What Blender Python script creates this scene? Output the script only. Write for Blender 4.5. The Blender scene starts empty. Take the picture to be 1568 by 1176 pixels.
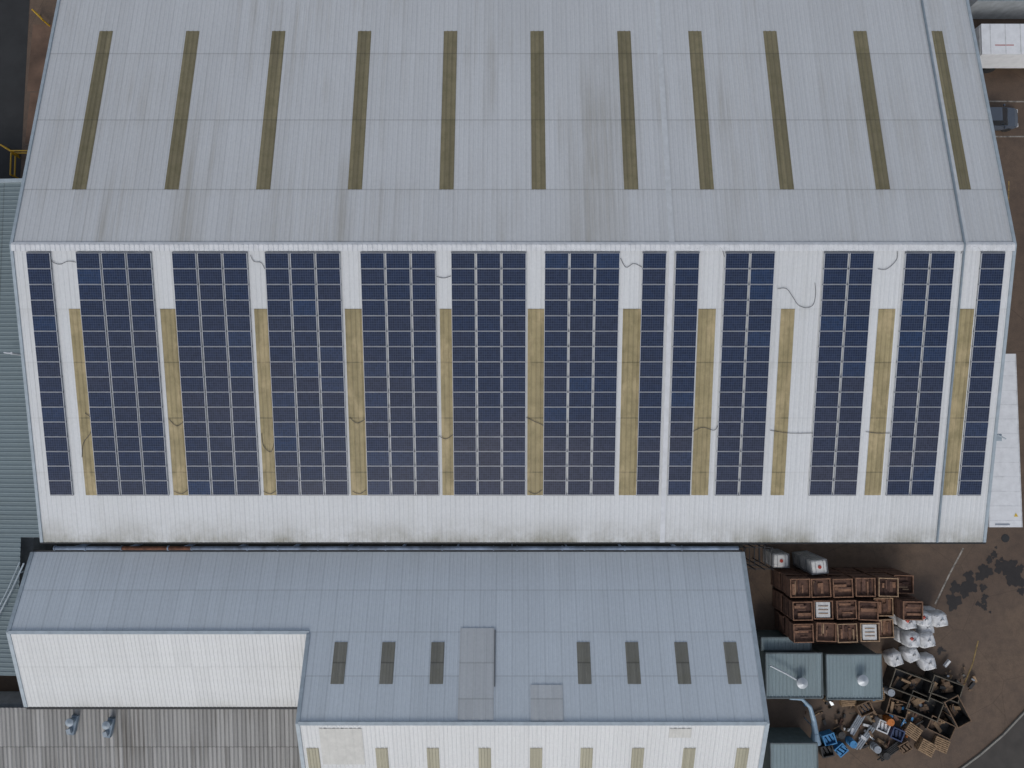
import bpy, math, random
from mathutils import Vector, Matrix
random.seed(7)
D=bpy.data; S=bpy.context.scene; COL=S.collection
# ------------------------------------------------------------ node helpers
class NT:
    def __init__(s,name,rough=.6,metal=0,spec=.5):
        s.mat=D.materials.new(name); s.mat.use_nodes=True
        s.t=s.mat.node_tree; s.b=s.t.nodes['Principled BSDF']
        s.b.inputs['Roughness'].default_value=rough
        s.b.inputs['Metallic'].default_value=metal
        s.b.inputs['Specular IOR Level'].default_value=spec
        tc=s.t.nodes.new('ShaderNodeTexCoord'); s.obj=tc.outputs['Object']; s.uv=tc.outputs['UV']
    def link(s,a,b):
        if isinstance(a,bpy.types.NodeSocket): s.t.links.new(a,b)
        else: b.default_value=a
    def m(s,op,a,b=0,c=0,clamp=False):
        n=s.t.nodes.new('ShaderNodeMath'); n.operation=op; n.use_clamp=clamp
        s.link(a,n.inputs[0]); s.link(b,n.inputs[1]); s.link(c,n.inputs[2]); return n.outputs[0]
    def sep(s,v):
        n=s.t.nodes.new('ShaderNodeSeparateXYZ'); s.link(v,n.inputs[0]); return n.outputs
    def comb(s,x,y,z=0):
        n=s.t.nodes.new('ShaderNodeCombineXYZ'); s.link(x,n.inputs[0]); s.link(y,n.inputs[1]); s.link(z,n.inputs[2]); return n.outputs[0]
    def noise(s,vec,scale=1,detail=3,rough=.5):
        n=s.t.nodes.new('ShaderNodeTexNoise'); s.link(vec,n.inputs['Vector'])
        n.inputs['Scale'].default_value=scale; n.inputs['Detail'].default_value=detail; n.inputs['Roughness'].default_value=rough
        return n.outputs['Fac']
    def white(s,vec):
        n=s.t.nodes.new('ShaderNodeTexWhiteNoise'); n.noise_dimensions='3D'; s.link(vec,n.inputs['Vector']); return n.outputs['Value']
    def mr(s,v,a,b,c=0,d=1):
        n=s.t.nodes.new('ShaderNodeMapRange'); n.clamp=True
        s.link(v,n.inputs[0])
        for i,q in enumerate((a,b,c,d)): n.inputs[i+1].default_value=q
        return n.outputs[0]
    def mix(s,f,a,b,mode='MIX'):
        n=s.t.nodes.new('ShaderNodeMix'); n.data_type='RGBA'; n.blend_type=mode
        s.link(f,n.inputs[0])
        for q,i in ((a,6),(b,7)):
            if isinstance(q,tuple): q=(*q[:3],1)
            s.link(q,n.inputs[i])
        return n.outputs[2]
    def mulv(s,colr,f):
        n=s.t.nodes.new('ShaderNodeVectorMath'); n.operation='SCALE'; s.link(colr,n.inputs[0]); s.link(f,n.inputs[3]); return n.outputs[0]
    def out(s,c):
        if isinstance(c,tuple): c=(*c[:3],1)
        s.link(c,s.b.inputs['Base Color']); return s.mat

def plain(name,c,rough=.6,metal=0,var=.12,scale=2.0,c2=None,spec=.5):
    n=NT(name,rough,metal,spec)
    f=n.noise(n.obj,scale,4,.6)
    c2=c2 or tuple(q*(1-var*2.5) for q in c)
    f=n.mr(f,.35,.68)
    return n.out(n.mix(f,c,c2))

def roofmat(name,base,laps=(),seam=1.0,streak=.35,stain=(.30,.27,.22),eave=None,sheet=.03,swap=False,lapdark=.3,sscale=1.0,rough=.5,seamdark=.13,moss=0,lapw=.045,spots=(),patch=None):
    n=NT(name,rough,0,.35)
    x,y,z=n.sep(n.obj)[0:3]
    if swap: x,y=y,x
    fx=n.m('FLOOR',n.m('DIVIDE',x,seam))
    band=0.0
    for L in laps: band=n.m('ADD',band,n.m('GREATER_THAN',y,L))
    w=n.white(n.comb(fx,band,0.0))
    tone=n.m('ADD',1-sheet,n.m('MULTIPLY',w,2*sheet))
    big=n.noise(n.obj,.07,2); tone=n.m('MULTIPLY',tone,n.mr(big,.3,.7,.95,1.03))
    col=n.mulv(n.mix(0.0,base,base),tone)
    s1=n.noise(n.comb(n.m('MULTIPLY',x,1.6*sscale),n.m('MULTIPLY',y,.07),0.0),1,4,.65)
    s2=n.noise(n.comb(n.m('MULTIPLY',x,.22),n.m('MULTIPLY',y,.12),3.0),1,2,.6)
    st=n.m('MULTIPLY',n.mr(s1,.45,.72),n.mr(s2,.42,.66))
    st=n.m('ADD',n.m('MULTIPLY',st,streak),n.m('MULTIPLY',n.mr(s1,.3,.8),streak*.22))
    col=n.mix(st,col,stain)
    fine=n.noise(n.obj,5,3,.7)
    col=n.mulv(col,n.mr(fine,.3,.75,1.03,.93))
    for (sx,sw,y0,y1,amt) in spots:
        a=n.mr(n.m('ABSOLUTE',n.m('SUBTRACT',x,sx)),0,sw,1,0)
        a=n.m('MULTIPLY',a,n.mr(y,y0,y1,1,0)); a=n.m('MULTIPLY',a,n.mr(s1,.35,.6,.3,1))
        col=n.mix(n.m('MULTIPLY',a,amt),col,(.24,.215,.16))
    d=0.0
    for L in laps:
        d=n.m('MAXIMUM',d,n.m('LESS_THAN',n.m('ABSOLUTE',n.m('SUBTRACT',y,L)),lapw))
        soft=n.mr(n.m('SUBTRACT',L,y),0,.8,.16,0)
        soft=n.m('MULTIPLY',soft,n.m('LESS_THAN',y,L)); soft=n.m('MULTIPLY',soft,n.mr(s1,.35,.65))
        col=n.mix(soft,col,stain)
    if laps: col=n.mulv(col,n.m('SUBTRACT',1,n.m('MULTIPLY',d,lapdark)))
    fr=n.m('FRACT',n.m('DIVIDE',x,seam))
    sd=n.m('LESS_THAN',fr,.04/seam)
    col=n.mulv(col,n.m('SUBTRACT',1,n.m('MULTIPLY',sd,seamdark)))
    if patch:
        pm=n.mr(n.noise(n.comb(n.m('MULTIPLY',x,.9),n.m('MULTIPLY',y,.35),4.0),1,3,.6),.5,.62)
        col=n.mix(n.m('MULTIPLY',pm,patch[1]),col,patch[0])
    if eave:
        a,b,amt=eave
        e=n.mr(y,a,b,0,1); e=n.m('POWER',e,1.9)
        e=n.m('MULTIPLY',e,n.mr(n.noise(n.comb(n.m('MULTIPLY',x,.35),n.m('MULTIPLY',y,.3),9.0),1,5,.7),.36,.62,.1,1))
        col=n.mix(n.m('MULTIPLY',e,amt),col,(.17,.155,.095))
    if moss:
        mo=n.mr(n.noise(n.obj,1.4,4,.7),.45,.65); col=n.mix(n.m('MULTIPLY',mo,moss),col,(.10,.09,.035))
    return n.out(col)

# ------------------------------------------------------------ mesh builder
class MB:
    def __init__(s): s.v=[];s.f=[];s.mi=[];s.uv=[]
    def poly(s,pts,m=0,uv=None):
        b=len(s.v); s.v+= [tuple(p) for p in pts]; s.f.append(tuple(range(b,b+len(pts)))); s.mi.append(m); s.uv.append(uv or [(0,0)]*len(pts))
    def box(s,c,size,m=0,R=None,rz=0,taper=1.0):
        if R is None: R=Matrix.Rotation(rz,3,'Z')
        c=Vector(c); hx,hy,hz=[q/2 for q in size]
        P=[]
        for z in (-hz,hz):
            k=taper if z>0 else 1
            for x,y in ((-hx,-hy),(hx,-hy),(hx,hy),(-hx,hy)): P.append(c+R@Vector((x*k,y*k,z)))
        b=len(s.v); s.v+=[tuple(p) for p in P]
        for f in ((3,2,1,0),(4,5,6,7),(0,1,5,4),(1,2,6,5),(2,3,7,6),(3,0,4,7)):
            s.f.append(tuple(b+i for i in f)); s.mi.append(m); s.uv.append([(0,0)]*4)
    def tube(s,pts,r,m=0,n=8,caps=True):
        pts=[Vector(p) for p in pts]; rings=[]
        rs=r if isinstance(r,(list,tuple)) else [r]*len(pts)
        for i,p in enumerate(pts):
            d=(pts[min(i+1,len(pts)-1)]-pts[max(i-1,0)]).normalized()
            up=Vector((0,0,1)) if abs(d.z)<.9 else Vector((1,0,0))
            a=d.cross(up).normalized(); b2=a.cross(d)
            base=len(s.v)
            for k in range(n):
                t=2*math.pi*k/n; s.v.append(tuple(p+a*math.cos(t)*rs[i]+b2*math.sin(t)*rs[i]))
            rings.append(base)
        for i in range(len(rings)-1):
            for k in range(n):
                k2=(k+1)%n
                s.f.append((rings[i]+k,rings[i]+k2,rings[i+1]+k2,rings[i+1]+k)); s.mi.append(m); s.uv.append([(0,0)]*4)
        if caps:
            for rg,rev in ((rings[0],True),(rings[-1],False)):
                f=[rg+k for k in range(n)]
                if rev: f=f[::-1]
                s.f.append(tuple(f)); s.mi.append(m); s.uv.append([(0,0)]*n)
    def corr(s,o,a,d,W,L,pitch=.333,h=.04,m=0,phase=0.0):
        """ribbed sheet: origin o, a = across ribs, d = along ribs (unit vectors)"""
        o,a,d=Vector(o),Vector(a).normalized(),Vector(d).normalized()
        nrm=a.cross(d)
        if nrm.z<0: nrm=-nrm
        k=-2; prof=[]
        while True:
            b=k*pitch-phase
            if b>W: break
            for q,hh in ((pitch*.52,0),(pitch*.66,h),(pitch*.82,h),(pitch*.96,0)):
                if 0<b+q<W: prof.append((b+q,hh))
            k+=1
        prof=[(0,0)]+prof+[(W,0)]
        base=len(s.v)
        for x,hh in prof:
            p=o+a*x+nrm*hh; s.v.append(tuple(p)); s.v.append(tuple(p+d*L))
        for i in range(len(prof)-1):
            q=base+2*i
            s.f.append((q,q+1,q+3,q+2)); s.mi.append(m); s.uv.append([(0,0)]*4)
    def blob(s,c,size,m=0,seed=0,n=6,sq=3.2,rz=0,amp=.05):
        rr=random.Random(seed); c=Vector(c); R=Matrix.Rotation(rz,3,'Z')
        base=len(s.v); U=20;V=10
        off=[[1+rr.uniform(-amp,amp) for _ in range(U)] for _ in range(V+1)]
        for j in range(V+1):
            ph=-math.pi/2+math.pi*j/V
            for i in range(U):
                th=2*math.pi*i/U
                def sg(x,e): return math.copysign(abs(x)**e,x)
                e=2/sq
                k=off[j][i] if 0<j<V else 1
                p=Vector((sg(math.cos(ph),e)*sg(math.cos(th),e)*size[0]/2*k,sg(math.cos(ph),e)*sg(math.sin(th),e)*size[1]/2*k,sg(math.sin(ph),e)*size[2]/2*(1+(k-1)*1.2)))
                s.v.append(tuple(c+R@p))
        for j in range(V):
            for i in range(U):
                i2=(i+1)%U
                s.f.append((base+j*U+i,base+j*U+i2,base+(j+1)*U+i2,base+(j+1)*U+i)); s.mi.append(m); s.uv.append([(0,0)]*4)
    def build(s,name,mats,parent=None,smooth=False):
        me=D.meshes.new(name); me.from_pydata(s.v,[],s.f)
        for m in mats: me.materials.append(m)
        me.polygons.foreach_set('material_index',s.mi)
        uvl=me.uv_layers.new(name='UVMap'); flat=[]
        for u in s.uv:
            for q in u: flat+=[q[0],q[1]]
        uvl.data.foreach_set('uv',flat)
        if smooth: me.polygons.foreach_set('use_smooth',[True]*len(s.f))
        me.update()
        o=D.objects.new(name,me); COL.objects.link(o)
        if parent: o.parent=parent
        return o
def empty(name):
    e=D.objects.new(name,None); COL.objects.link(e); return e

# ------------------------------------------------------------ materials
LAPN=(15.84,21.2,26.6,32.1)
M_roofN=roofmat('roof_sheet_grey',(.545,.56,.57),LAPN,1.0,.5,stain=(.36,.345,.31),lapdark=.24,spots=((-22.2,1.6,14.5,24,.5),(-11.6,.9,11.8,19,.4),(5.3,2.2,14,27,.5),(-27.6,.8,13,18,.3),(7.2,.9,16,30,.3),(14.8,.7,12,17,.25),(-16.2,.6,12,22,.25),(23.2,.7,12,19,.2)))
M_roofS=roofmat('roof_sheet_white',(.62,.635,.64),(7.58,3.98,.16,-3.66),1.0,.22,stain=(.42,.42,.38),eave=(-6.2,-8.8,.85),sheet=.02,lapdark=.07)
M_cap=plain('ridge_cap_white',(.66,.675,.69),.5,var=.06)
M_flash=plain('flashing_bluegrey',(.36,.42,.46),.5,var=.08)
M_flashD=plain('flashing_slate',(.24,.29,.33),.5,var=.08)
M_flashW=plain('flashing_white',(.64,.655,.67),.5,var=.06)
M_flashG=plain('flashing_grey',(.58,.60,.61),.5,var=.06)
M_skyN=roofmat('rooflight_grimy_grp',(.225,.195,.115),LAPN,.333,.5,stain=(.11,.095,.06),sheet=.15,seamdark=.25,moss=.3,lapdark=.3)
M_skyS=roofmat('rooflight_yellowed_grp',(.345,.285,.155),(7.58,3.98,.16,-3.66),.333,.5,stain=(.20,.16,.085),sheet=.08,seamdark=.25,moss=.3,lapdark=.4,patch=((.50,.40,.235),.5))
M_gut=plain('gutter_black',(.02,.021,.022),.5)
M_wall=plain('wall_cladding',(.42,.45,.47),.6)
M_b2N=roofmat('roof_sheet_pale_blue',(.54,.59,.63),(-12.3,-14.95,-17.6),1.15,.3,stain=(.38,.41,.42),sheet=.03,lapdark=.14,seamdark=.2)
M_b2S=roofmat('roof_sheet_offwhite',(.63,.64,.635),(-17.7,),1.15,.25,stain=(.45,.45,.43),eave=(-19.4,-21.0,.3),sheet=.03,lapdark=.06)
M_b2S2=roofmat('roof_sheet_offwhite_b',(.63,.64,.635),(-24.5,),1.15,.25,stain=(.45,.45,.43),sheet=.03,lapdark=.06)
M_skyD=roofmat('rooflight_dull_grp',(.20,.195,.165),(-16.8,),.23,.35,stain=(.10,.10,.09),sheet=.10,seamdark=.12,moss=.15,lapdark=.4)
M_patch=roofmat('roof_patch_grey',(.49,.51,.52),(-16.8,-18.9),.9,.3,stain=(.40,.40,.38),sheet=.05,lapdark=.2)
M_bl=roofmat('roof_weathered_fibre_cement',(.37,.365,.35),(-24.4,),.32,1.0,stain=(.14,.125,.105),sheet=.2,sscale=2.6,rough=.85,seamdark=.4)
M_lr=roofmat('roof_sheet_slate_green',(.165,.21,.225),(-38.5,),1.0,.3,stain=(.11,.13,.12),sheet=.04,swap=True,seamdark=.1)
M_teal=roofmat('cabin_roof_bluegrey',(.23,.295,.315),(),.9,.6,stain=(.14,.16,.155),sheet=.06)
M_alu=plain('aluminium_frame',(.60,.62,.65),.45,.1,var=.03)
M_cable=plain('cable_dark',(.07,.07,.075),.6)

def solar():
    n=NT('solar_cells',.24,0,.32)
    u,v,_=n.sep(n.uv)[0:3]
    w=n.white(n.comb(n.m('FLOOR',u),n.m('FLOOR',v),1.0))
    w2=n.white(n.comb(n.m('FLOOR',u),n.m('FLOOR',v),5.0))
    w3=n.white(n.comb(n.m('FLOOR',u),n.m('FLOOR',v),8.0))
    cu=n.m('MULTIPLY',u,10); cv=n.m('MULTIPLY',v,6)
    cell=n.white(n.comb(n.m('FLOOR',cu),n.m('FLOOR',cv),2.0))
    gu=n.m('LESS_THAN',n.m('ABSOLUTE',n.m('SUBTRACT',n.m('FRACT',cu),.5)),.465)
    gv=n.m('LESS_THAN',n.m('ABSOLUTE',n.m('SUBTRACT',n.m('FRACT',cv),.5)),.465)
    g=n.m('MULTIPLY',gu,gv)
    base=n.mix(w,(.010,.022,.058),(.016,.024,.052))
    base=n.mix(n.m('MULTIPLY',n.m('GREATER_THAN',w2,.90),.55),base,(.012,.036,.095))
    x,y,z=n.sep(n.obj)[0:3]
    sky_sheen=n.mr(n.noise(n.comb(n.m('MULTIPLY',x,.06),n.m('MULTIPLY',y,.12),0.0),1,2),.38,.62,0,1)
    sky_sheen=n.m('MULTIPLY',sky_sheen,n.mr(y,8,-3,.12,1)); sky_sheen=n.m('MULTIPLY',sky_sheen,n.mr(w3,0,1,.5,1))
    base=n.mix(n.m('MULTIPLY',sky_sheen,.55),base,(.058,.054,.066))  # sky reflection painted into the cell colour, greyer towards the lower rows
    base=n.mulv(base,n.m('ADD',.8,n.m('MULTIPLY',cell,.4)))
    return n.out(n.mix(g,(.10,.125,.18),base))
M_solar=solar()

# ------------------------------------------------------------ ground
def groundmat():
    n=NT('asphalt_brown',.75,0,.35)
    a=n.noise(n.obj,.09,4,.6); b=n.noise(n.obj,1.3,5,.7); c=n.noise(n.obj,14,2,.7)
    col=n.mix(n.mr(a,.35,.65),(.100,.068,.048),(.150,.106,.075))
    col=n.mix(n.mr(b,.42,.7,0,.55),col,(.060,.045,.035))
    col=n.mulv(col,n.mr(c,.3,.7,.85,1.15))
    v=n.t.nodes.new('ShaderNodeTexVoronoi'); v.feature='DISTANCE_TO_EDGE'; v.inputs['Scale'].default_value=.16; n.link(n.obj,v.inputs['Vector'])
    crack=n.m('LESS_THAN',v.outputs['Distance'],.003)
    col=n.mulv(col,n.m('SUBTRACT',1,n.m('MULTIPLY',crack,.25)))
    n.link(n.mr(a,.4,.6,.5,.85),n.b.inputs['Roughness'])
    return n.out(col)
g=MB(); g.poly([(-600,-600,0),(600,-600,0),(600,600,0),(-600,600,0)]); g.build('ground',[groundmat()])
M_dark=plain('asphalt_dark',(.026,.027,.028),.8,var=.15,scale=.6)
M_road=plain('asphalt_road',(.060,.053,.046),.8,var=.12,scale=.8)
g=MB(); g.poly([(-90,19.2,.004),(-41.2,19.2,.004),(-40.6,60,.004),(-90,60,.004)]); g.build('road',[M_dark])
M_brownc=plain('concrete_rust_brown',(.15,.092,.062),.85,var=.2,scale=.5)
g=MB()
for i,(a,b) in enumerate(((33.5,27.7),(27.6,23.2),(23.1,18.5))):
    g.poly([(-40.9,b,.006),(-37.0,b,.006),(-37.0,a,.006),(-40.6,a,.006)])
g.build('pavement',[M_brownc])
kp=[(48,-16.5),(44.2,-20.2),(41.2,-23.4),(39.4,-25.2),(37.5,-26.75),(35,-28.5),(31,-30.5),(24,-33)]
M_kerb=plain('kerb_concrete',(.26,.25,.22),.8)
k=MB()
for (x0,y0),(x1,y1) in zip(kp[:-1],kp[1:]):
    d=Vector((x1-x0,y1-y0,0)); L=d.length; k.box(((x0+x1)/2,(y0+y1)/2,.06),(L+.02,.13,.12),0,rz=math.atan2(d.y,d.x))
k.build('kerb',[M_kerb])
g=MB(); g.poly([(p[0]+.1,p[1]-.1,.005) for p in kp][::-1]+[(90,-16.5,.005),(90,-70,.005),(24,-70,.005)]); g.build('road',[M_road])
M_oil=plain('oil_stain',(.026,.021,.018),.45,var=.1,spec=.5)
def stain(cx,cy,r,seed):
    rr=random.Random(seed); m=MB()
    for j in range(9):
        x=cx+rr.gauss(0,r*.5); y=cy+rr.gauss(0,r*.5); q=r*rr.uniform(.15,.42); pts=[]
        p1,p2=rr.uniform(0,6),rr.uniform(0,6)
        for i in range(28):
            t=2*math.pi*i/28; k2=q*(1+.22*math.sin(3*t+p1)+.15*math.sin(7*t+p2)+rr.uniform(-.07,.07))
            pts.append((x+k2*math.cos(t),y+k2*math.sin(t),.008+j*.0006))
        m.poly(pts)
    m.build('oil_stain',[M_oil])
stain(37.4,-13.5,1.6,1); stain(40.2,-12.0,1.5,2); stain(38.2,-14.8,.6,3); stain(41.8,-13.4,.8,5); stain(39.3,-11.1,.6,8); stain(39.8,2,.5,9); stain(40.9,16,.7,10); stain(34.8,-18.6,.4,12)
M_wp=plain('road_paint_white',(.34,.31,.27),.7,var=.3,scale=3)
M_yp=plain('road_paint_yellow',(.34,.23,.08),.7,var=.3,scale=3)
def line(name,pts,w,mat,z=.016):
    m=MB()
    for (x0,y0),(x1,y1) in zip(pts[:-1],pts[1:]):
        d=Vector((x1-x0,y1-y0,0)).normalized(); nn=Vector((-d.y,d.x,0))*w/2
        m.poly([(x0-nn.x,y0-nn.y,z),(x1-nn.x,y1-nn.y,z),(x1+nn.x,y1+nn.y,z),(x0+nn.x,y0+nn.y,z)])
    return m.build(name,[mat])
line('painted_marking',[(34.3,-14.9),(35.6,-12.4),(36.75,-10.4)],.13,M_wp)
line('painted_marking',[(37.7,-17.8),(37.2,-19.6),(36.3,-21.6)],.10,M_yp)
line('painted_marking',[(43.2,26.8),(39.0,26.85)],.12,M_wp); line('painted_marking',[(39.0,23.8),(43.2,23.8)],.12,M_wp)
line('painted_marking',[(39.6,-5),(41,10),(41.6,20)],.1,M_yp)
m=MB(); m.tube([(40.2,-9.6,.006),(40.2,-9.6,.02)],.33,0,20); m.build('manhole_cover',[M_dark])

# ------------------------------------------------------------ main warehouse
SL=.2; ca=1/math.sqrt(1+SL*SL); sa=SL*ca
YR,ZR=11.78,11.0; XL,XR=-33.65,33.8
dS=Vector((0,-ca,-sa)); nS=Vector((0,-sa,ca)); dN=Vector((0,ca,-sa))
def zs(y): return ZR-SL*abs(y-YR)
wh=empty('warehouse')
RH=.017
m=MB(); m.corr((XL,YR,ZR),(1,0,0),dS,XR-XL,20.5/ca,phase=(XL%.333),h=RH); m.build('roof_slope_south',[M_roofS],wh)
m=MB(); m.corr((XL,YR,ZR),(1,0,0),dN,XR-XL,24.5/ca,phase=(XL%.333),h=RH); m.build('roof_slope_north',[M_roofN],wh)
yN=YR+24.5
m=MB()
ye=YR-20.5
wi=.35
m.poly([(XL+wi,ye+wi,0),(XR-wi,ye+wi,0),(XR-wi,ye+wi,zs(ye+wi)-.05),(XL+wi,ye+wi,zs(ye+wi)-.05)])
m.poly([(XR-wi,yN-wi,0),(XL+wi,yN-wi,0),(XL+wi,yN-wi,zs(yN-wi)-.05),(XR-wi,yN-wi,zs(yN-wi)-.05)])
for X in (XL+wi,XR-wi):
    m.poly([(X,ye+wi,0),(X,yN-wi,0),(X,yN-wi,zs(yN-wi)-.05),(X,YR,ZR-.05),(X,ye+wi,zs(ye+wi)-.05)])
m.build('walls',[M_wall],wh)
m=MB()
m.corr((XL,YR,ZR+.085),(1,0,0),dS,XR-XL,.42,phase=(XL%.333),h=.05)
m.poly([(XL,YR,ZR+.09),(XR,YR,ZR+.09),tuple(Vector((XR,YR,ZR+.07))+dN*.18),tuple(Vector((XL,YR,ZR+.07))+dN*.18)])
m.build('ridge_cap',[M_cap],wh)
def strip(name,x0,x1,ya,yb,h,mat,parent,zf=zs):
    A=[(x0,ya),(x1,ya),(x1,yb),(x0,yb)]
    if ya>YR>yb and zf is zs:
        strip(name,x0,x1,ya,YR,h,mat,parent); strip(name,x0,x1,YR,yb,h,mat,parent); return
    m=MB()
    top=[(x,y,zf(y)+h) for x,y in A]; bot=[(x,y,zf(y)-.12) for x,y in A]
    m.poly(top)
    for i in range(4):
        j=(i+1)%4; m.poly([bot[i],bot[j],top[j],top[i]])
    m.build(name,[mat],parent)
strip('rake_flashing',XL-.10,XL+.10,yN,ye,.075,M_flash,wh)
strip('rake_flashing',XR-.10,XR+.10,yN,ye,.075,M_flash,wh)
strip('joint_flashing',10.57,10.91,YR,ye,.07,M_flashW,wh)
strip('joint_flashing_north',10.55,10.93,yN,YR,.05,M_flashG,wh)
strip('joint_flashing_raised',30.34,30.44,yN,ye,.15,M_flashD,wh)
strip('joint_flashing_side',30.445,30.72,yN,YR,.05,M_flashG,wh)
SX=[-29.75,-23.4,-17.1,-10.8,-4.5,1.84,8.2,13.4,18.9,25.5,31.05]
m=MB()
for X in SX:
    w=.98; o=Vector((X-w/2,15.84,zs(15.84)+.012)); m.corr(o,(1,0,0),dN,w,(28.5-15.84)/ca,phase=((X-w/2)%.333),h=.026)
m.build('rooflights_north',[M_skyN],wh)
m=MB()
SX2=[-29.65,-23.4,-17.1,-10.8,-4.45,1.65,8.2,13.3,18.8,25.55,31.0]
for i,X in enumerate(SX2):
    w=[1.1,1.15,.95,1.2,.95,1.15,1.3,1.2,.95,1.15,1.0][i]; o=Vector((X-w/2,7.58,zs(7.58)+.012)); m.corr(o,(1,0,0),dS,w,(7.58+5.3)/ca,phase=((X-w/2)%.333),h=.026)
m.build('rooflights_south',[M_skyS],wh)
m=MB()
m.box(((XL+XR)/2,ye-.055,6.78),(XR-XL+.3,.15,.16)); m.build('gutter',[M_gut],wh)
m=MB()
for X in (-20,0,20,XR-.2): m.tube([(X,ye-.05,6.75),(X,ye+.15,6.4),(X,ye+.2,0.1)],.06)
m.build('downpipes',[M_gut],wh)
m=MB()
m.box((XR+.35,-1.2,8.2),(.4,.5,.25)); m.tube([(XR+.2,-1.0,8.4),(XR+.7,-1.3,8.5)],.05); m.build('flue_bracket',[M_flash],wh)

# ------------------------------------------------------------ solar arrays
groups=[(-32.65,1),(-29.32,3),(-22.86,3),(-16.62,3),(-10.2,3),(-4.1,3),(2.2,3),(8.78,1),(11.0,1),(14.35,2),(21.0,2),(26.45,2),(31.55,1)]
pw,ph,pp,pr=1.60,1.018,1.722,1.052
RS=Matrix(((1,0,0),(0,ca,-sa),(0,sa,ca)))
M_rail=plain('rail_grey',(.22,.23,.25),.5,.3)
for gi,(x0,nc) in enumerate(groups):
    m=MB(); rr=random.Random(gi+40)
    for c in range(nc):
        for r in range(16):
            s0=.55+r*pr; X=x0+c*pp
            R=RS@Matrix.Rotation(rr.gauss(0,.006),3,'X')@Matrix.Rotation(rr.gauss(0,.006),3,'Y')
            cen=Vector((X+pw/2,YR,ZR))+dS*(s0+ph/2)+nS*.14
            m.box(cen,(pw,ph,.04),1,R=R)
            e=.015; q=[(-pw/2+.026,ph/2-e),(-pw/2+.026,-ph/2+e),(pw/2-.026,-ph/2+e),(pw/2-.026,ph/2-e)]
            u0=gi*7+c; v0=r
            m.poly([cen+R@Vector((a,b,.0225)) for a,b in q],0,[(u0+.003,v0+.003),(u0+.003,v0+.997),(u0+.997,v0+.997),(u0+.997,v0+.003)])
    for r in range(17):
        s0=.55+r*pr-.02
        cen=Vector((x0+(nc*pp-.11)/2,YR,ZR))+dS*s0+nS*.085
        m.box(cen,(nc*pp-.1,.12,.05),2,R=RS)
    m.build('solar_panel_array',[M_solar,M_alu,M_rail])
def rp(x,y,h=.07): return Vector((x,y,zs(y)+h))
def cable(pts,r=.017):
    P=[pts[0]]+list(pts)+[pts[-1]]; out=[]
    for i in range(1,len(P)-2):
        for k in range(6):
            t=k/6; q=[]
            for a in range(2):
                p0,p1,p2,p3=P[i-1][a],P[i][a],P[i+1][a],P[i+2][a]
                q.append(.5*((2*p1)+(-p0+p2)*t+(2*p0-5*p1+4*p2-p3)*t*t+(-p0+3*p1-3*p2+p3)*t**3))
            out.append(rp(*q))
    out.append(rp(*pts[-1]))
    m=MB(); m.tube(out,r,n=6); m.build('cable',[M_cable])
cable([(-31.1,11.2),(-31.0,10.7),(-30.5,10.5),(-29.9,10.7),(-29.2,10.6)])
cable([(-17.6,11.1),(-17.4,10.7),(-16.9,10.6),(-16.7,10.2)])
cable([(-5.1,9.7),(-4.6,9.6),(-4.1,9.75)])
cable([(7.3,10.9),(7.7,10.3),(8.2,10.55),(8.8,10.3)])
cable([(12.4,11.5),(13.2,11.75),(14.0,11.6),(14.3,11.0)])
cable([(18.0,8.9),(18.6,8.9),(19.1,8.3),(19.5,7.8),(20.1,7.65),(20.5,7.9),(20.6,8.6),(20.5,9.3)])
cable([(24.7,10.2),(25.3,10.2),(25.9,10.8),(25.9,11.4)])
cable([(30.2,11.2),(30.5,11.65),(31.3,11.6),(31.6,11.2)])
cable([(-30.2,-2.6),(-30.0,-1.6),(-29.4,-.8),(-29.3,.1),(-29.7,.5)],.02)
cable([(-23.9,.1),(-23.4,-.4),(-22.9,-.1)]); cable([(-17.5,-.9),(-17.4,-1.8),(-16.9,-2.2),(-16.6,-1.4)])
cable([(-11.3,.2),(-10.8,-.2),(-10.2,.1)]); cable([(-5.1,-1.1),(-4.6,-1.3),(-4.0,-.9)])
cable([(1.0,.2),(1.6,-.1),(2.2,-.4),(2.2,-1.0)]); cable([(12.6,-.8),(13.3,-.5),(14.1,-.7),(14.4,-.3)])
cable([(18.0,-.7),(19.4,-.9),(21.0,-.9)]); cable([(24.7,-.8),(25.5,-.9),(26.4,-.9)])
for X in (-23.4,-17.1,-10.8,1.65): cable([(X-.5,-5.0),(X,-5.2),(X+.5,-4.9)])

# ------------------------------------------------------------ second warehouse (two-level roof)
B=empty('warehouse')
S2=.42; c2=1/math.sqrt(1+S2*S2); s2=S2*c2
YE,ZE=-9.76,5.0
def zb(y): return ZE+S2*(YE-y)
XA,XB,XC=-35.6,-14.35,17.1
YL=-14.97; YH=-20.3; ZL=zb(YL); ZH=zb(YH)
dU=Vector((0,-c2,s2))
m=MB()
m.corr((XA,YE,ZE),(1,0,0),dU,XB-XA,(YE-YL)/c2,pitch=.2875,phase=XA%.2875,h=.012)
m.corr((XB,YE,ZE),(1,0,0),dU,XC-XB,(YE-YH)/c2,pitch=.2875,phase=XB%.2875,h=.012)
m.build('roof_slope_north',[M_b2N],B)
def zl(y): return ZL-.35*(YL-y)
def zh(y): return ZH-S2*(YH-y)
dl=Vector((0,-1,-.35)).normalized(); dh=Vector((0,-1,-S2)).normalized()
m=MB(); m.corr((XA,YL,ZL),(1,0,0),dl,XB-XA,6.0/abs(dl.y),pitch=.2875,phase=XA%.2875,h=.022); m.build('roof_slope_south_low',[M_b2S],B)
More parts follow.
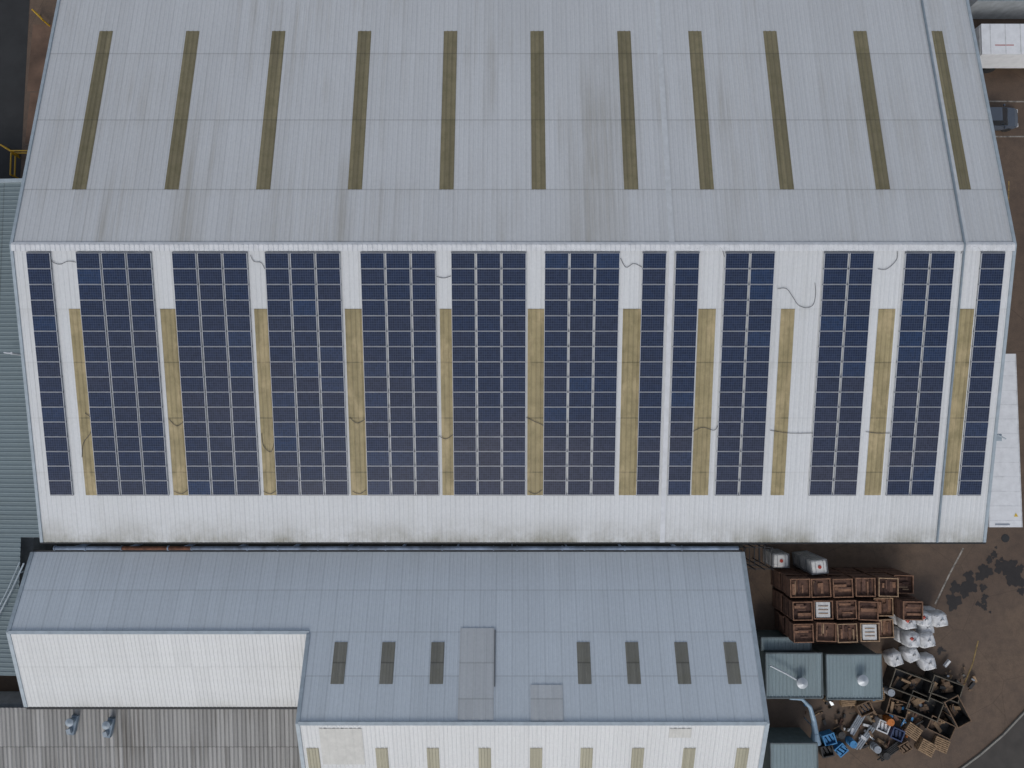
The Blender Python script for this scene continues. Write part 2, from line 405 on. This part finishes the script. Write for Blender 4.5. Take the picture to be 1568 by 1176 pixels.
m=MB(); m.corr((XB,YH,ZH),(1,0,0),dh,XC-XB,10.5/abs(dh.y),pitch=.2875,phase=XB%.2875,h=.022); m.build('roof_slope_south_high',[M_b2S2],B)
strip('ridge_cap_low',XA,XB,YL+.12,YL-.12,.07,M_flash,B,lambda y: ZL)
strip('ridge_cap_high',XB,XC,YH+.12,YH-.12,.07,M_flash,B,lambda y: ZH)
strip('rake_flashing',XA-.14,XA+.12,YE,YL,.07,M_flash,B,zb)
strip('rake_flashing',XA-.14,XA+.12,YL,YL-6,.07,M_flash,B,zl)
strip('rake_flashing',XC-.12,XC+.16,YE,YH,.07,M_flash,B,zb)
strip('rake_flashing',XC-.12,XC+.16,YH,YH-10.5,.07,M_flash,B,zh)
strip('rake_flashing',XB-.16,XB+.10,YL-.1,YH,.08,M_flash,B,zb)
strip('rake_flashing',XB-.16,XB+.10,YH,YH-10.5,.08,M_flash,B,zh)
m=MB()
m.poly([(XA+.2,YE-.2,0),(XA+.2,YE-.2,ZE),(XC-.2,YE-.2,ZE),(XC-.2,YE-.2,0)])
m.poly([(XA+.2,YE-.2,0),(XA+.2,YE-.2,ZE),(XA+.2,YL,ZL-.1),(XA+.2,YL-5.8,zl(YL-5.8)-.05),(XA+.2,YL-5.8,0)])
m.poly([(XA+.2,YL-5.8,0),(XA+.2,YL-5.8,zl(YL-5.8)-.05),(XB,YL-5.8,zl(YL-5.8)-.05),(XB,YL-5.8,0)])
for X in (XB,XC-.2): m.poly([(X,YE-.2,0),(X,YE-.2,ZE),(X,YH,ZH-.1),(X,YH-10.3,zh(YH-10.3)-.05),(X,YH-10.3,0)])
m.poly([(XB,YH-10.3,0),(XC-.2,YH-10.3,0),(XC-.2,YH-10.3,zh(YH-10.3)-.05),(XB,YH-10.3,zh(YH-10.3)-.05)])
m.build('walls',[M_wall],B)
m=MB(); m.box(((XA+XB)/2,YL-6.1,zl(YL-6)-.12),(XB-XA,.2,.16)); m.box(((XA+XC)/2,YE+.07,ZE-.1),(XC-XA,.10,.12)); m.build('gutters',[M_gut],B)
m=MB()
for X in (-12.0,-8.65,-5.2,5.0,8.4,11.85,15.3):
    m.corr((X-.46,-15.57,zb(-15.57)+.03),(1,0,0),dU,.92,(18.06-15.57)/c2,pitch=.23,phase=0,h=.015,m=0)
m.build('rooflights_north',[M_skyD],B)
m=MB()
for X in (-13.6,-8.9,-5.4,-1.86,1.65,5.1,8.6,12.1,15.75):
    m.corr((X-.42,YH-2.0,zh(YH-2.0)+.03),(1,0,0),dh,.84,2.6,pitch=.21,h=.018)
m.build('rooflights_south',[roofmat('rooflight_beige_grp',(.36,.34,.25),(),.21,.4,stain=(.25,.22,.15),sheet=.1,seamdark=.2)],B)
m=MB()
m.corr((-3.65,-14.7,zb(-14.7)+.05),(1,0,0),dU,2.4,(20.1-14.7)/c2,pitch=.6,h=.015)
m.corr((1.26,-18.1,zb(-18.1)+.05),(1,0,0),dU,2.2,(20.15-18.1)/c2,pitch=.55,h=.015)
m.build('repair_sheets',[M_patch],B)
m=MB()
m.box((-1.2,-16.5,zb(-16.5)+.07),(.07,3.4/c2,.08),R=Matrix(((1,0,0),(0,c2,s2),(0,-s2,c2))))
m.build('repair_sheet_trim',[plain('trim_dark',(.16,.17,.18))],B)
m=MB(); m.corr((-13.0,YH-.4,zh(YH-.4)+.04),(1,0,0),dh,2.9,3.2,pitch=.58,h=.015); m.corr((10.6,YH-.4,zh(YH-.4)+.04),(1,0,0),dh,1.5,.8,pitch=.5,h=.015)
m.build('repair_sheets_south',[plain('repair_cream',(.56,.555,.52),.6,var=.06)],B)

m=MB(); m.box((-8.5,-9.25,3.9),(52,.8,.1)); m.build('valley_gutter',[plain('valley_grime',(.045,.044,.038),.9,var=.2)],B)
M_bp=plain('duct_bluegrey',(.24,.31,.42),.5,var=.28,scale=.7); M_rust=plain('rust',(.16,.065,.035),.85,var=.25,scale=3)
m=MB()
rr=random.Random(3); x=-33.3
while x<16:
    L=rr.uniform(1.5,4.5); mi=1 if (-29.5<x<-27 or -22<x<-20.5 or rr.random()<.06) else 0
    m.tube([(x,-9.30,6.0),(min(x+L,16.5),-9.30,6.0)],.14,mi,10)
    m.tube([(x-.04,-9.30,6.0),(x+.05,-9.30,6.0)],.18,0,10); x+=L+.02
for X in range(-32,16,4): m.box((X,-9.30,4.9),(.08,.2,2.0),0)
m.build('pipe_run',[M_bp,M_rust])

# ------------------------------------------------------------ left neighbour + bottom-left shed
N=empty('industrial_building')
m=MB()
m.corr((-60,-8.6,4.0),(0,1,0),Vector((25.2,0,1.6)),26.7,25.3,pitch=.333,h=.03)
m.corr((-60,-18.6,4.0),(0,1,0),Vector((25.2,0,1.6)),10.0,23.9,pitch=.333,h=.03); m.build('roof',[M_lr],N)
m=MB(); m.box((-48.2,-.3,1.9),(23.6,36,3.8)); m.build('walls',[M_wall],N)
m=MB(); m.box((-47.5,18.1,4.9),(25.6,.25,.2),R=Matrix.Rotation(-math.atan(1.6/25.2),3,'Y')); m.build('verge_flashing',[M_flash],N)
m=MB(); m.tube([(-36.6,4.9,5.4),(-36.6,4.9,6.6)],.09); m.tube([(-37.5,5.0,6.1),(-36.6,4.9,6.2)],.05); m.build('vent_pipe',[M_alu],N)
m=MB(); m.tube([(-35.6,-10.4,5.9),(-36.4,-12.3,5.9),(-38.5,-16.5,5.8)],.06); m.tube([(-35.9,-10.3,5.9),(-36.7,-12.3,5.9),(-38.8,-16.5,5.8)],.04)
for x,y in ((-35.9,-11.1),(-37.0,-13.5),(-38.3,-16.1)): m.tube([(x,y,5.3),(x,y,5.9)],.04)
m.build('handrail',[M_flash])
N2=empty('industrial_shed')
m=MB(); m.corr((-50,-21.4,4.2),(1,0,0),Vector((0,-1,-.12)),35.4,14,pitch=.32,h=.06,phase=(-50%.32)); m.build('roof',[M_bl],N2)
m=MB(); m.box((-32.3,-28.2,1.5),(35,13,2.4)); m.build('walls',[M_wall],N2)
M_vb=plain('vent_blue',(.22,.28,.34),.5); M_vg=plain('vent_grey',(.36,.42,.47),.5)
for X,Y in ((-32.6,-22.6),(-29.9,-22.8)):
    m=MB()
    m.box((X,Y,4.25),(.45,1.4,.3),0,rz=-.2); m.tube([(X+.05,Y+.4,4.3),(X+.05,Y+.4,4.8)],.22,0,12); m.tube([(X+.05,Y+.4,4.8),(X+.05,Y+.4,4.88),(X+.05,Y+.4,5.0)],[.3,.3,.05],1,12)
    m.box((X-.15,Y-.35,4.5),(.3,.35,.3),1,rz=.3)
    m.build('roof_ventilator',[M_vb,M_vg])

# ------------------------------------------------------------ vehicles
M_vw=plain('vehicle_white',(.76,.77,.78),.4,var=.05); M_tyre=plain('tyre',(.02,.02,.02),.8); M_glass=plain('glass_dark',(.02,.025,.03),.08,var=.02,spec=.8)
M_cb=plain('car_paint_dark',(.075,.09,.115),.25,var=.02); M_ch=plain('chassis_dark',(.03,.03,.032),.6); M_lamp=plain('lamp_glass',(.5,.5,.5),.2); M_red=plain('red_plastic',(.42,.05,.03),.5); M_ylw=plain('yellow_sign',(.7,.48,.03),.5,var=.03)
def wheel(m,x,y,z,r,w,mi=2,axis='y'):
    d=Vector((0,w/2,0)) if axis=='y' else Vector((w/2,0,0)); c=Vector((x,y,z)); m.tube([c-d,c+d],r,mi,16)
def car(cx,cy):
    m=MB()
    st=[(-2.1,.45,.72,.80),(-2.0,.30,.90,.84),(-1.2,.25,.95,.88),(0,.22,.93,.88),(.9,.22,.92,.88),(1.7,.25,.82,.84),(2.02,.32,.68,.74),(2.1,.40,.60,.62)]
    def ring(x,zb_,zt,hw): return [(cx+x,cy-hw,zb_),(cx+x,cy-hw-.02,(zb_+zt)/2),(cx+x,cy-hw+.07,zt),(cx+x,cy,zt+.05),(cx+x,cy+hw-.07,zt),(cx+x,cy+hw+.02,(zb_+zt)/2),(cx+x,cy+hw,zb_)]
    R=[ring(*s) for s in st]
    for a,b in zip(R[:-1],R[1:]):
        for i in range(6): m.poly([a[i],b[i],b[i+1],a[i+1]][::-1],0)
        m.poly([a[0],a[6],b[6],b[0]],3)
    m.poly(R[0],0); m.poly(R[-1][::-1],0)
    lo=[(-1.95,.93,.70),(-1.2,.97,.76),(.35,.97,.76),(1.05,.93,.72)]; hi=[(-1.55,1.38,.52),(-1.1,1.47,.56),(.1,1.47,.56),(.25,1.44,.54)]
    for i in range(3):
        (xa,za,wa),(xb,zb2,wb)=lo[i],lo[i+1]; (xc,zc,wc),(xd,zd,wd)=hi[i],hi[i+1]
        for sgn in (-1,1):
            m.poly([(cx+xa,cy+sgn*wa,za),(cx+xb,cy+sgn*wb,zb2),(cx+xd,cy+sgn*wd,zd),(cx+xc,cy+sgn*wc,zc)],1)
        m.poly([(cx+xc,cy-wc,zc),(cx+xd,cy-wd,zd),(cx+xd,cy+wd,zd),(cx+xc,cy+wc,zc)],0)
    m.poly([(cx+1.05,cy-.72,.93),(cx+1.05,cy+.72,.93),(cx+.25,cy+.54,1.44),(cx+.25,cy-.54,1.44)],1)
    m.poly([(cx-1.95,cy-.70,.93),(cx-1.95,cy+.70,.93),(cx-1.55,cy+.52,1.38),(cx-1.55,cy-.52,1.38)],1)
    for x in (-1.3,1.3):
        for y in (-.8,.8): wheel(m,cx+x,cy+y,.32,.32,.2)
    for y in (-.6,.6): m.box((cx+2.02,cy+y,.62),(.12,.3,.12),4); m.box((cx+.75,cy+y*1.6,.98),(.12,.16,.1),0)
    m.build('parked_car',[M_cb,M_glass,M_tyre,M_ch,M_lamp])
car(40.0,25.1)
m=MB()
m.box((41.0,30.4,2.15),(7.0,2.5,2.2),0)
for x in (38.2,39.4,40.6,41.8,43.0,44.0): m.box((x,30.4,3.262),(.05,2.46,.02),5)
m.box((41.5,30.4,.9),(8.4,1.0,.25),3)
m.box((45.6,30.4,1.5),(1.7,2.3,1.9),0,taper=.9); m.box((46.42,30.4,1.85),(.1,1.9,.7),1)
for x in (38.8,39.9,45.6):
    for y in (29.4,31.4): wheel(m,x,y,.48,.48,.3)
m.box((39.3,29.9,3.254),(1.5,.07,.006),4)
m.box((37.48,30.4,2.1),(.03,2.2,1.9),5)
m.build('box_lorry',[M_vw,M_glass,M_tyre,M_ch,M_red,plain('body_rib_grey',(.62,.63,.64),.5)])
m=MB()
m.box((37.45,-1.5,2.65),(2.5,13.2,2.7),0)
for i in range(12): m.box((37.45,-7.6+i*1.1,4.004),(2.46,.03,.008),1)
for x in (36.22,38.68): m.box((x,-1.5,3.98),(.07,13.2,.08),1)
m.box((37.45,-1.5,1.05),(1.0,13,.3),2)
for y in (-6.5,-5.2,-3.9):
    for x in (36.5,38.4): wheel(m,x,y,.5,.5,.35,3,'x')
m.box((36.8,2.5,.6),(.12,.12,1.2),2); m.box((38.1,2.5,.6),(.12,.12,1.2),2)
m.poly([(38.10,-7.3,4.02),(38.40,-7.3,4.02),(38.25,-7.02,4.02)],4)
m.box((37.2,-7.9,4.02),(1.1,.10,.03),5)
m.build('semi_trailer',[M_vw,plain('trailer_trim',(.68,.69,.70)),M_ch,M_tyre,M_ylw,plain('trim_bluegrey',(.3,.33,.38))])
T=empty('storage_shed'); m=MB(); m.corr((37.5,38.6,3.2),(1,0,0),Vector((0,-1,-.05)),10,4.9,pitch=.25,h=.035); m.build('roof',[M_teal],T)
m=MB(); m.box((42.5,36.2,1.4),(9.6,4.5,2.7)); m.build('walls',[M_wall],T)

# ------------------------------------------------------------ yard: stillage stacks
rust=[plain('timber_rust_a',(.28,.15,.09),.85,var=.2,scale=4),plain('timber_rust_b',(.15,.08,.055),.85,var=.2,scale=4),plain('timber_tan',(.42,.28,.17),.85,var=.2,scale=4),plain('interior_maroon',(.075,.038,.028),.9,var=.2,scale=4),plain('plastic_white',(.62,.62,.60),.6,var=.08,scale=4)]
def crate(m,cx,cy,z,w,d,h,rr,kind,top):
    fr=rr.choice((0,0,1,2)); rz=rr.uniform(-.035,.035); R=Matrix.Rotation(rz,3,'Z'); C=Vector((cx+rr.uniform(-.05,.05),cy+rr.uniform(-.05,.05),z))
    def bx(c,s,mi): m.box(C+R@Vector(c),s,mi,R=R)
    for sx in (-1,1):
        for sy in (-1,1): bx((sx*(w/2-.05),sy*(d/2-.05),h/2),(.09,.09,h),1)
    for k in range(4):
        zz=.2+k*(h-.25)/3.2; q=rr.choice((1,1,3))
        for sy in (-1,1): bx((0,sy*(d/2-.03),zz),(w-.18,.035,.2),q)
        for sx in (-1,1): bx((sx*(w/2-.03),0,zz),(.035,d-.18,.2),q)
    bx((0,0,.06),(w-.1,d-.1,.06),3)
    if top:
        t=2 if fr==2 else 0
        for sy in (-1,1): bx((0,sy*(d/2-.035),h-.02),(w,.065,.07),t)
        for sx in (-1,1): bx((sx*(w/2-.035),0,h-.022),(.065,d-.14,.065),t)
        if kind=='w':
            bx((0,0,h-.2),(w*.72,d*.82,.3),4)
            for yy in (-.2,0,.2): bx((0,d*yy,h-.03),(w*.5,.05,.05),2)
        else:
            bx((0,0,h-.34),(w*.92,d*.92,.2),rr.choice((1,3,1,0)))
            ori=rr.random()<.7
            for k in range(rr.randint(4,9)):
                a=rr.uniform(-d*.38,d*.38); L=w*rr.uniform(.25,.85); t2=rr.uniform(.05,.26); off=rr.uniform(-.25,.25); zz=h-.12-rr.random()*.1
                bx((off,a,zz) if ori else (a,off,zz),(L,t2,.05) if ori else (t2,L*.9,.05),rr.choice((0,1,0,2,1,3)))
rr=random.Random(11)
rows=[(-12.6,[21.7,23.35,25.0,26.7,28.4,30.1],4),(-14.3,[21.85,23.5,25.15,26.85,28.55,30.25],4),(-15.95,[21.95,23.6,25.25,26.9,28.5],4)]
white={(1,1),(2,3)}
for ri,(Y,xs,n) in enumerate(rows):
    for ci,X in enumerate(xs):
        m=MB(); nn=n if ci<4 else (3 if (ci+ri)%2 else 4)
        if ri==2 and ci==4: nn=3
        w,d,h=1.5,1.40,1.0
        if (ri,ci) in white: w,d=1.45,1.38
        for k in range(nn):
            crate(m,X,Y,k*1.02,w,d,h,rr,'w' if (ri,ci) in white else 'r',k==nn-1)
        m.build('stillage_stack',rust)
M_ibc=plain('ibc_plastic',(.66,.66,.64),.45,var=.06); M_cage=plain('galvanised',(.36,.37,.38),.4,.5)
def ibc(cx,cy,z,rz=0):
    m=MB(); R=Matrix.Rotation(rz,3,'Z'); C=Vector((cx,cy,z))
    m.blob(C+Vector((0,0,.65)),(1.15,1.0,1.05),0,seed=int(cx*10),sq=9,rz=rz,amp=.01)
    m.box(C+Vector((0,0,.07)),(1.2,1.02,.12),1,rz=rz)
    for zz in (.25,.5,.75,1.0,1.15):
        for sy in (-1,1): m.box(C+R@Vector((0,sy*.52,zz)),(1.22,.025,.025),1,R=R)
        for sx in (-1,1): m.box(C+R@Vector((sx*.61,0,zz)),(.025,1.04,.025),1,R=R)
    for a in (-.6,-.3,0,.3,.6):
        for sy in (-1,1): m.box(C+R@Vector((a,sy*.52,.65)),(.025,.025,1.1),1,R=R)
    for a in (-.3,.3): m.box(C+R@Vector((a,0,1.19)),(.03,1.0,.03),1,R=R)
    m.tube([C+Vector((0,0,1.15)),C+Vector((0,0,1.24))],.13,2,12)
    m.build('ibc_tank',[M_ibc,M_cage,M_red])
for k in range(2): ibc(21.0,-10.95,k*1.2)
for k in range(3): ibc(23.4,-11.15,k*1.25,.1)
M_bag=plain('woven_bag_white',(.68,.69,.70),.7,var=.14,scale=3)
def bag(cx,cy,z,rz,seed,label=True,s=1.12):
    m=MB(); m.blob((cx,cy,z+.55),(s,s,1.15),0,seed=seed,sq=5,rz=rz,amp=.05)
    R=Matrix.Rotation(rz,3,'Z'); C=Vector((cx,cy,z))
    for sx in (-1,1):
        for sy in (-1,1):
            p=[C+R@Vector((sx*.42,sy*.42,1.0)),C+R@Vector((sx*.38,sy*.38,1.25)),C+R@Vector((sx*.25,sy*.36,1.22)),C+R@Vector((sx*.2,sy*.40,1.05))]
            m.tube(p,.025,0,6)
    m.tube([C+Vector((0,0,1.08)),C+Vector((.03,.02,1.22)),C+Vector((.12,.05,1.26))],[.12,.07,.11],0,8)
    if label:
        m.box(C+R@Vector((-.18,.18,1.14)),(.24,.24,.05),1,rz=rz+.78)
    m.build('bulk_bag',[M_bag,M_red],smooth=True)
for i,(x,y,z,rz,lb) in enumerate(((30.9,-15.7,1.25,.1,1),(32.1,-15.45,1.3,-.1,1),(33.3,-15.5,1.3,.15,0),(31.2,-17.1,1.2,.0,1),(32.5,-17.2,.9,.2,0),(30.4,-18.9,0.1,.3,0),(33.0,-19.2,.1,.2,0),(31.8,-18.6,.0,.4,0),(32.7,-16.3,.5,.1,0),
     (30.9,-15.7,0,.1,0),(32.1,-15.45,0,0,0),(33.3,-15.5,0,0,0),(31.2,-17.1,0,0,0))): bag(x,y,z,rz,i,bool(lb))
M_duct=plain('duct_pale',(.50,.54,.57),.4,.2,var=.08)
M_cw=plain('cabin_wall',(.13,.17,.17)); M_ct=plain('trim_dark_bluegrey',(.12,.15,.16))
def cabin(x0,x1,y0,y1,z,name='portable_cabin',vent=None):
    P=empty(name)
    m=MB(); m.corr((x0,y0,z+.05),(1,0,0),Vector((0,-1,-.04)),x1-x0,abs(y1-y0),pitch=.28,h=.04); m.build('roof',[M_teal],P)
    m=MB(); t=.1
    m.box(((x0+x1)/2,y0+.05,z+.04),(x1-x0+.1,t,.16)); m.box(((x0+x1)/2,y1-.05,z-.08),(x1-x0+.1,t,.16))
    for x in (x0-.03,x1+.03): m.box((x,(y0+y1)/2,z-.01),(.08,abs(y1-y0),.18))
    m.build('roof_trim',[M_ct],P)
    m=MB(); m.box(((x0+x1)/2,(y0+y1)/2,(z-.15)/2),(x1-x0-.1,abs(y1-y0)-.1,z-.15)); m.build('walls',[M_cw],P)
    if vent:
        m=MB(); X,Y=vent; m.tube([(X,Y,z),(X,Y,z+.6)],.2,0,16); m.tube([(X,Y,z+.6),(X,Y,z+.64),(X,Y,z+.85)],[.42,.42,.04],0,16); m.build('cowl_vent',[M_duct],P)
    return P
p=cabin(19.5,23.75,-17.9,-21.2,2.8,vent=(22.0,-19.9))
m=MB(); m.tube([(19.6,-18.6,3.4),(20.8,-19.2,3.35),(21.8,-19.8,3.25)],.07); m.build('exhaust_pipe',[M_duct],p)
cabin(24.15,28.3,-18.0,-21.3,2.8,vent=(26.6,-19.7))
cabin(19.4,23.2,-16.9,-17.8,2.2,'lean_to_shed')
cabin(19.7,23.2,-24.6,-28.5,2.9,'lean_to_shed')
m=MB(); m.tube([(21.4,-21.4,2.4),(22.4,-21.5,2.3),(23.1,-22.2,2.1),(23.4,-23.2,2.0),(23.5,-24.2,2.0)],[.12,.13,.16,.2,.26],0,12); m.tube([(23.5,-24.2,2.0),(23.55,-25.0,1.9)],[.26,.42],0,12); m.tube([(23.5,-23.9,0),(23.5,-23.9,1.9)],.05)
m.build('extraction_duct',[plain('duct_blue',(.30,.42,.52),.4,.1)])
m=MB()
for x in (17.6,18.3,19.0,19.6):
    for y in (-9.6,-11.2): m.box((x,y,2.2),(.07,.07,4.4))
for z in (1.4,2.8,4.1):
    for y in (-9.6,-11.2): m.box((18.6,y,z),(2.1,.05,.05))
    for x in (17.6,19.6): m.box((x,-10.4,z),(.05,1.6,.05))
for i in range(5): m.box((17.9+i*.4,-10.4,3.0),(.06,1.5,.03))
m.build('steel_platform',[M_ch])

# ------------------------------------------------------------ scrap area
M_steel=plain('steel_dark',(.06,.058,.056),.55,.4,var=.2,scale=3); M_tim=plain('timber_pallet',(.36,.24,.14),.85,var=.2,scale=5); M_blue=plain('blue_plastic',(.06,.25,.50),.45,var=.1,scale=3)
M_zinc=plain('zinc_pipe',(.40,.43,.46),.35,.4); M_olive=plain('steel_olive',(.13,.11,.08),.7,var=.2); M_brn=plain('timber_brown',(.18,.115,.07),.8,var=.2,scale=4); M_or=plain('orange_plastic',(.55,.17,.03),.6)
def skip(cx,cy,L,W,H,rz,name='steel_skip',seed=0,fill=9,rim=None):
    m=MB(); R=Matrix.Rotation(rz,3,'Z'); C=Vector((cx,cy,0)); r3=random.Random(seed)
    def bx(c,s,mi,rot=None): m.box(C+R@Vector(c),s,mi,R=R if rot is None else R@rot)
    bx((0,0,.12),(L,W,.1),0)
    for sy in (-1,1): bx((0,sy*W/2,H/2),(L,.05,H),0); bx((0,sy*W/2,H+.03),(L+.1,.07,.07),1)
    for sx in (-1,1): bx((sx*L/2,0,H/2),(.05,W-.06,H),0); bx((sx*L/2,0,H+.03),(.07,W-.07,.07),1)
    for k in range(int(L/.8)):
        for sy in (-1,1): bx((-L/2+.4+k*.8,sy*(W/2+.05),H/2),(.08,.06,H-.1),1)
    for k in range(fill):
        rot=Matrix.Rotation(r3.uniform(-1.5,1.5),3,'Z')@Matrix.Rotation(r3.uniform(-.3,.3),3,'X')
        bx((r3.uniform(-L*.3,L*.3),r3.uniform(-W*.22,W*.22),H*r3.uniform(.2,.6)),(r3.uniform(.3,1.0),r3.uniform(.08,.5),r3.uniform(.05,.25)),r3.choice((0,1,2,2,3)),rot)
    m.build(name,[M_steel,rim or M_brn,M_brn,M_tim])
skip(31.6,-20.9,3.2,1.5,1.1,-.35,seed=1,fill=8,rim=M_olive); skip(34.3,-21.2,2.4,1.4,1.1,-.35,seed=2,fill=9,rim=M_olive); skip(35.1,-22.9,2.2,1.2,1.2,-1.1,seed=3,fill=6); skip(32.7,-22.6,2.6,1.5,.9,-.4,seed=4,fill=8,rim=M_olive); skip(30.6,-22.8,1.6,1.2,.8,-.3,'scrap_bin',seed=5); skip(34.0,-24.3,2.0,1.1,.8,-.45,'scrap_bin',seed=6)
def pallet(cx,cy,z,rz,n=1):
    m=MB(); R=Matrix.Rotation(rz,3,'Z')
    for q in range(n):
        C=Vector((cx,cy,z+q*.15))
        for k in range(7): m.box(C+R@Vector((0,-.46+k*.153,.13)),(1.2,.1,.022),0,R=R)
        for a in (-.55,0,.55): m.box(C+R@Vector((a,0,.065)),(.1,1.0,.1),0,R=R)
    m.build('timber_pallet',[M_tim])
for a in ((33.0,-26.0,0,-.5,4),(32.0,-24.8,0,-.6,3),(34.3,-25.9,0,-.4,2),(26.9,-22.3,0,.1,3),(28.1,-21.95,0,-.2,1),(29.3,-22.0,0,.15,2)): pallet(*a)
def pipes(cx,cy,z,L,rz,n,r,mat):
    m=MB(); R=Matrix.Rotation(rz,3,'Z'); r3=random.Random(int(cx*7))
    for k in range(n):
        o=(k-n/2)*r*2.1; j=r3.uniform(-.2,.2)
        m.tube([Vector((cx,cy,z+r))+R@Vector((-L/2+j,o,0)),Vector((cx,cy,z+r))+R@Vector((L/2+j,o,0))],r,0,8)
    m.build('steel_pipe_bundle',[mat])
pipes(27.7,-23.9,.2,2.6,1.0,4,.07,M_zinc); pipes(28.2,-25.2,.2,2.2,.9,3,.08,M_zinc); pipes(30.2,-26.3,.2,2.2,.6,5,.06,M_steel)
def opencrate(cx,cy,rz,mat,w=1.1,d=.9,h=.7,name='plastic_crate'):
    m=MB(); R=Matrix.Rotation(rz,3,'Z'); C=Vector((cx,cy,0))
    m.box(C+Vector((0,0,.05)),(w,d,.08),0,rz=rz)
    for sy in (-1,1): m.box(C+R@Vector((0,sy*d/2,h/2)),(w,.05,h),0,rz=rz); m.box(C+R@Vector((0,sy*d/2,h)),(w+.08,.09,.05),0,rz=rz)
    for sx in (-1,1): m.box(C+R@Vector((sx*w/2,0,h/2)),(.05,d-.05,h),0,rz=rz); m.box(C+R@Vector((sx*w/2,0,h)),(.09,d-.09,.05),0,rz=rz)
    for k in range(3): m.box(C+R@Vector((-.3+k*.3,0,.45)),(.18,d*.7,.15),0,rz=rz+.3)
    m.build(name,[mat])
opencrate(25.2,-25.3,.3,M_blue,.9,.8); opencrate(25.0,-26.2,.2,M_steel,.9,.8); opencrate(29.5,-24.3,-.4,M_bag,.9,.8,.7); opencrate(30.6,-24.9,-.4,plain('navy_plastic',(.04,.06,.13)),.9,.8,.7)
opencrate(28.1,-22.9,.4,M_brn); opencrate(26.2,-26.2,.7,M_blue,.8,.7,.5); opencrate(31.3,-26.0,.5,M_brn,.8,.7,.5)
def drum(cx,cy,mat):
    m=MB(); m.tube([(cx,cy,0),(cx,cy,.28),(cx,cy,.30),(cx,cy,.32),(cx,cy,.58),(cx,cy,.60),(cx,cy,.62),(cx,cy,.88)],[.29,.29,.31,.29,.29,.31,.29,.29],0,16); m.tube([(cx+.15,cy,.88),(cx+.15,cy,.91)],.04,0,8)
    m.build('steel_drum',[mat])
for x,y,mt in ((28.9,-26.0,M_zinc),(29.6,-26.5,M_steel),(26.1,-24.9,M_steel),(30.1,-21.6,M_zinc),(27.0,-25.6,M_blue),(30.0,-23.9,M_or)): drum(x,y,mt)
m=MB(); r3=random.Random(5)
for k in range(150):
    cxx,cyy=r3.choice(((26.3,-24.9),(28.3,-24.6),(30.0,-25.6),(29.4,-23.4),(31.6,-24.0),(33.4,-23.6),(35.6,-21.0),(25.6,-22.6)))
    x=cxx+r3.gauss(0,.85); y=cyy+r3.gauss(0,.7)
    if 19.2<x<28.6 and y>-21.7: continue
    rot=Matrix.Rotation(r3.uniform(0,3.1),3,'Z')@Matrix.Rotation(r3.uniform(-.5,.5),3,'X')
    k2=r3.random()
    sz=(r3.uniform(.12,.8),r3.uniform(.05,.28),r3.uniform(.03,.2)) if k2<.6 else (r3.uniform(.08,.3),r3.uniform(.08,.25),r3.uniform(.05,.2))
    m.box((x,y,.1+r3.random()*.25),sz,r3.choice((0,0,7,1,2,3,6,0,1,7,6,4,2,5,8)),R=rot)
m.build('scrap_heap',[M_steel,rust[1],M_tim,M_zinc,M_bag,M_blue,M_olive,M_brn,M_or])
M_yb=plain('barrier_yellow',(.55,.33,.02),.5,var=.08)
def barrier(pts,h=1.0):
    m=MB()
    for x,y in pts: m.tube([(x,y,0),(x,y,h)],.07,0,8)
    for a,b in zip(pts[:-1],pts[1:]):
        for z in (.5,h): m.tube([(a[0],a[1],z),(b[0],b[1],z)],.055,0,8)
    m.build('safety_barrier',[M_yb])
barrier([(-42.2,22.7),(-41.4,22.2),(-39.6,22.2)]); barrier([(-41.3,22.0),(-41.3,20.2)]); barrier([(-40.0,34.2),(-39.2,33.4)])

# ------------------------------------------------------------ light, sky, camera
w=D.worlds.new('World'); S.world=w; w.use_nodes=True
nt=w.node_tree; bg=nt.nodes['Background']; sk=nt.nodes.new('ShaderNodeTexSky'); sk.sky_type='NISHITA'; sk.sun_disc=False
EL=42; AZ=14   # hazy sun in the south-south-west
sk.sun_elevation=math.radians(EL); sk.sun_rotation=math.radians(180+AZ); sk.dust_density=2; sk.air_density=1; sk.ozone_density=1
hs=nt.nodes.new('ShaderNodeHueSaturation'); hs.inputs['Saturation'].default_value=.55   # hazy, overcast: greyer sky
nt.links.new(sk.outputs[0],hs.inputs['Color']); nt.links.new(hs.outputs[0],bg.inputs[0]); bg.inputs[1].default_value=.135
l=D.lights.new('sun','SUN'); l.energy=.9; l.angle=math.radians(20); l.color=(1,.975,.94)
lo=D.objects.new('sun',l); COL.objects.link(lo); lo.rotation_euler=(math.radians(90-EL),0,math.radians(-AZ))
cam=D.cameras.new('camera'); co=D.objects.new('camera',cam); COL.objects.link(co)
cam.sensor_width=36; cam.lens=36*1060/1568; cam.clip_end=2000; cam.clip_start=.5
co.location=(0,0,57); co.rotation_euler=(math.radians(3),0,0); S.camera=co
S.view_settings.view_transform='Standard'; S.view_settings.look='None'; S.view_settings.exposure=0
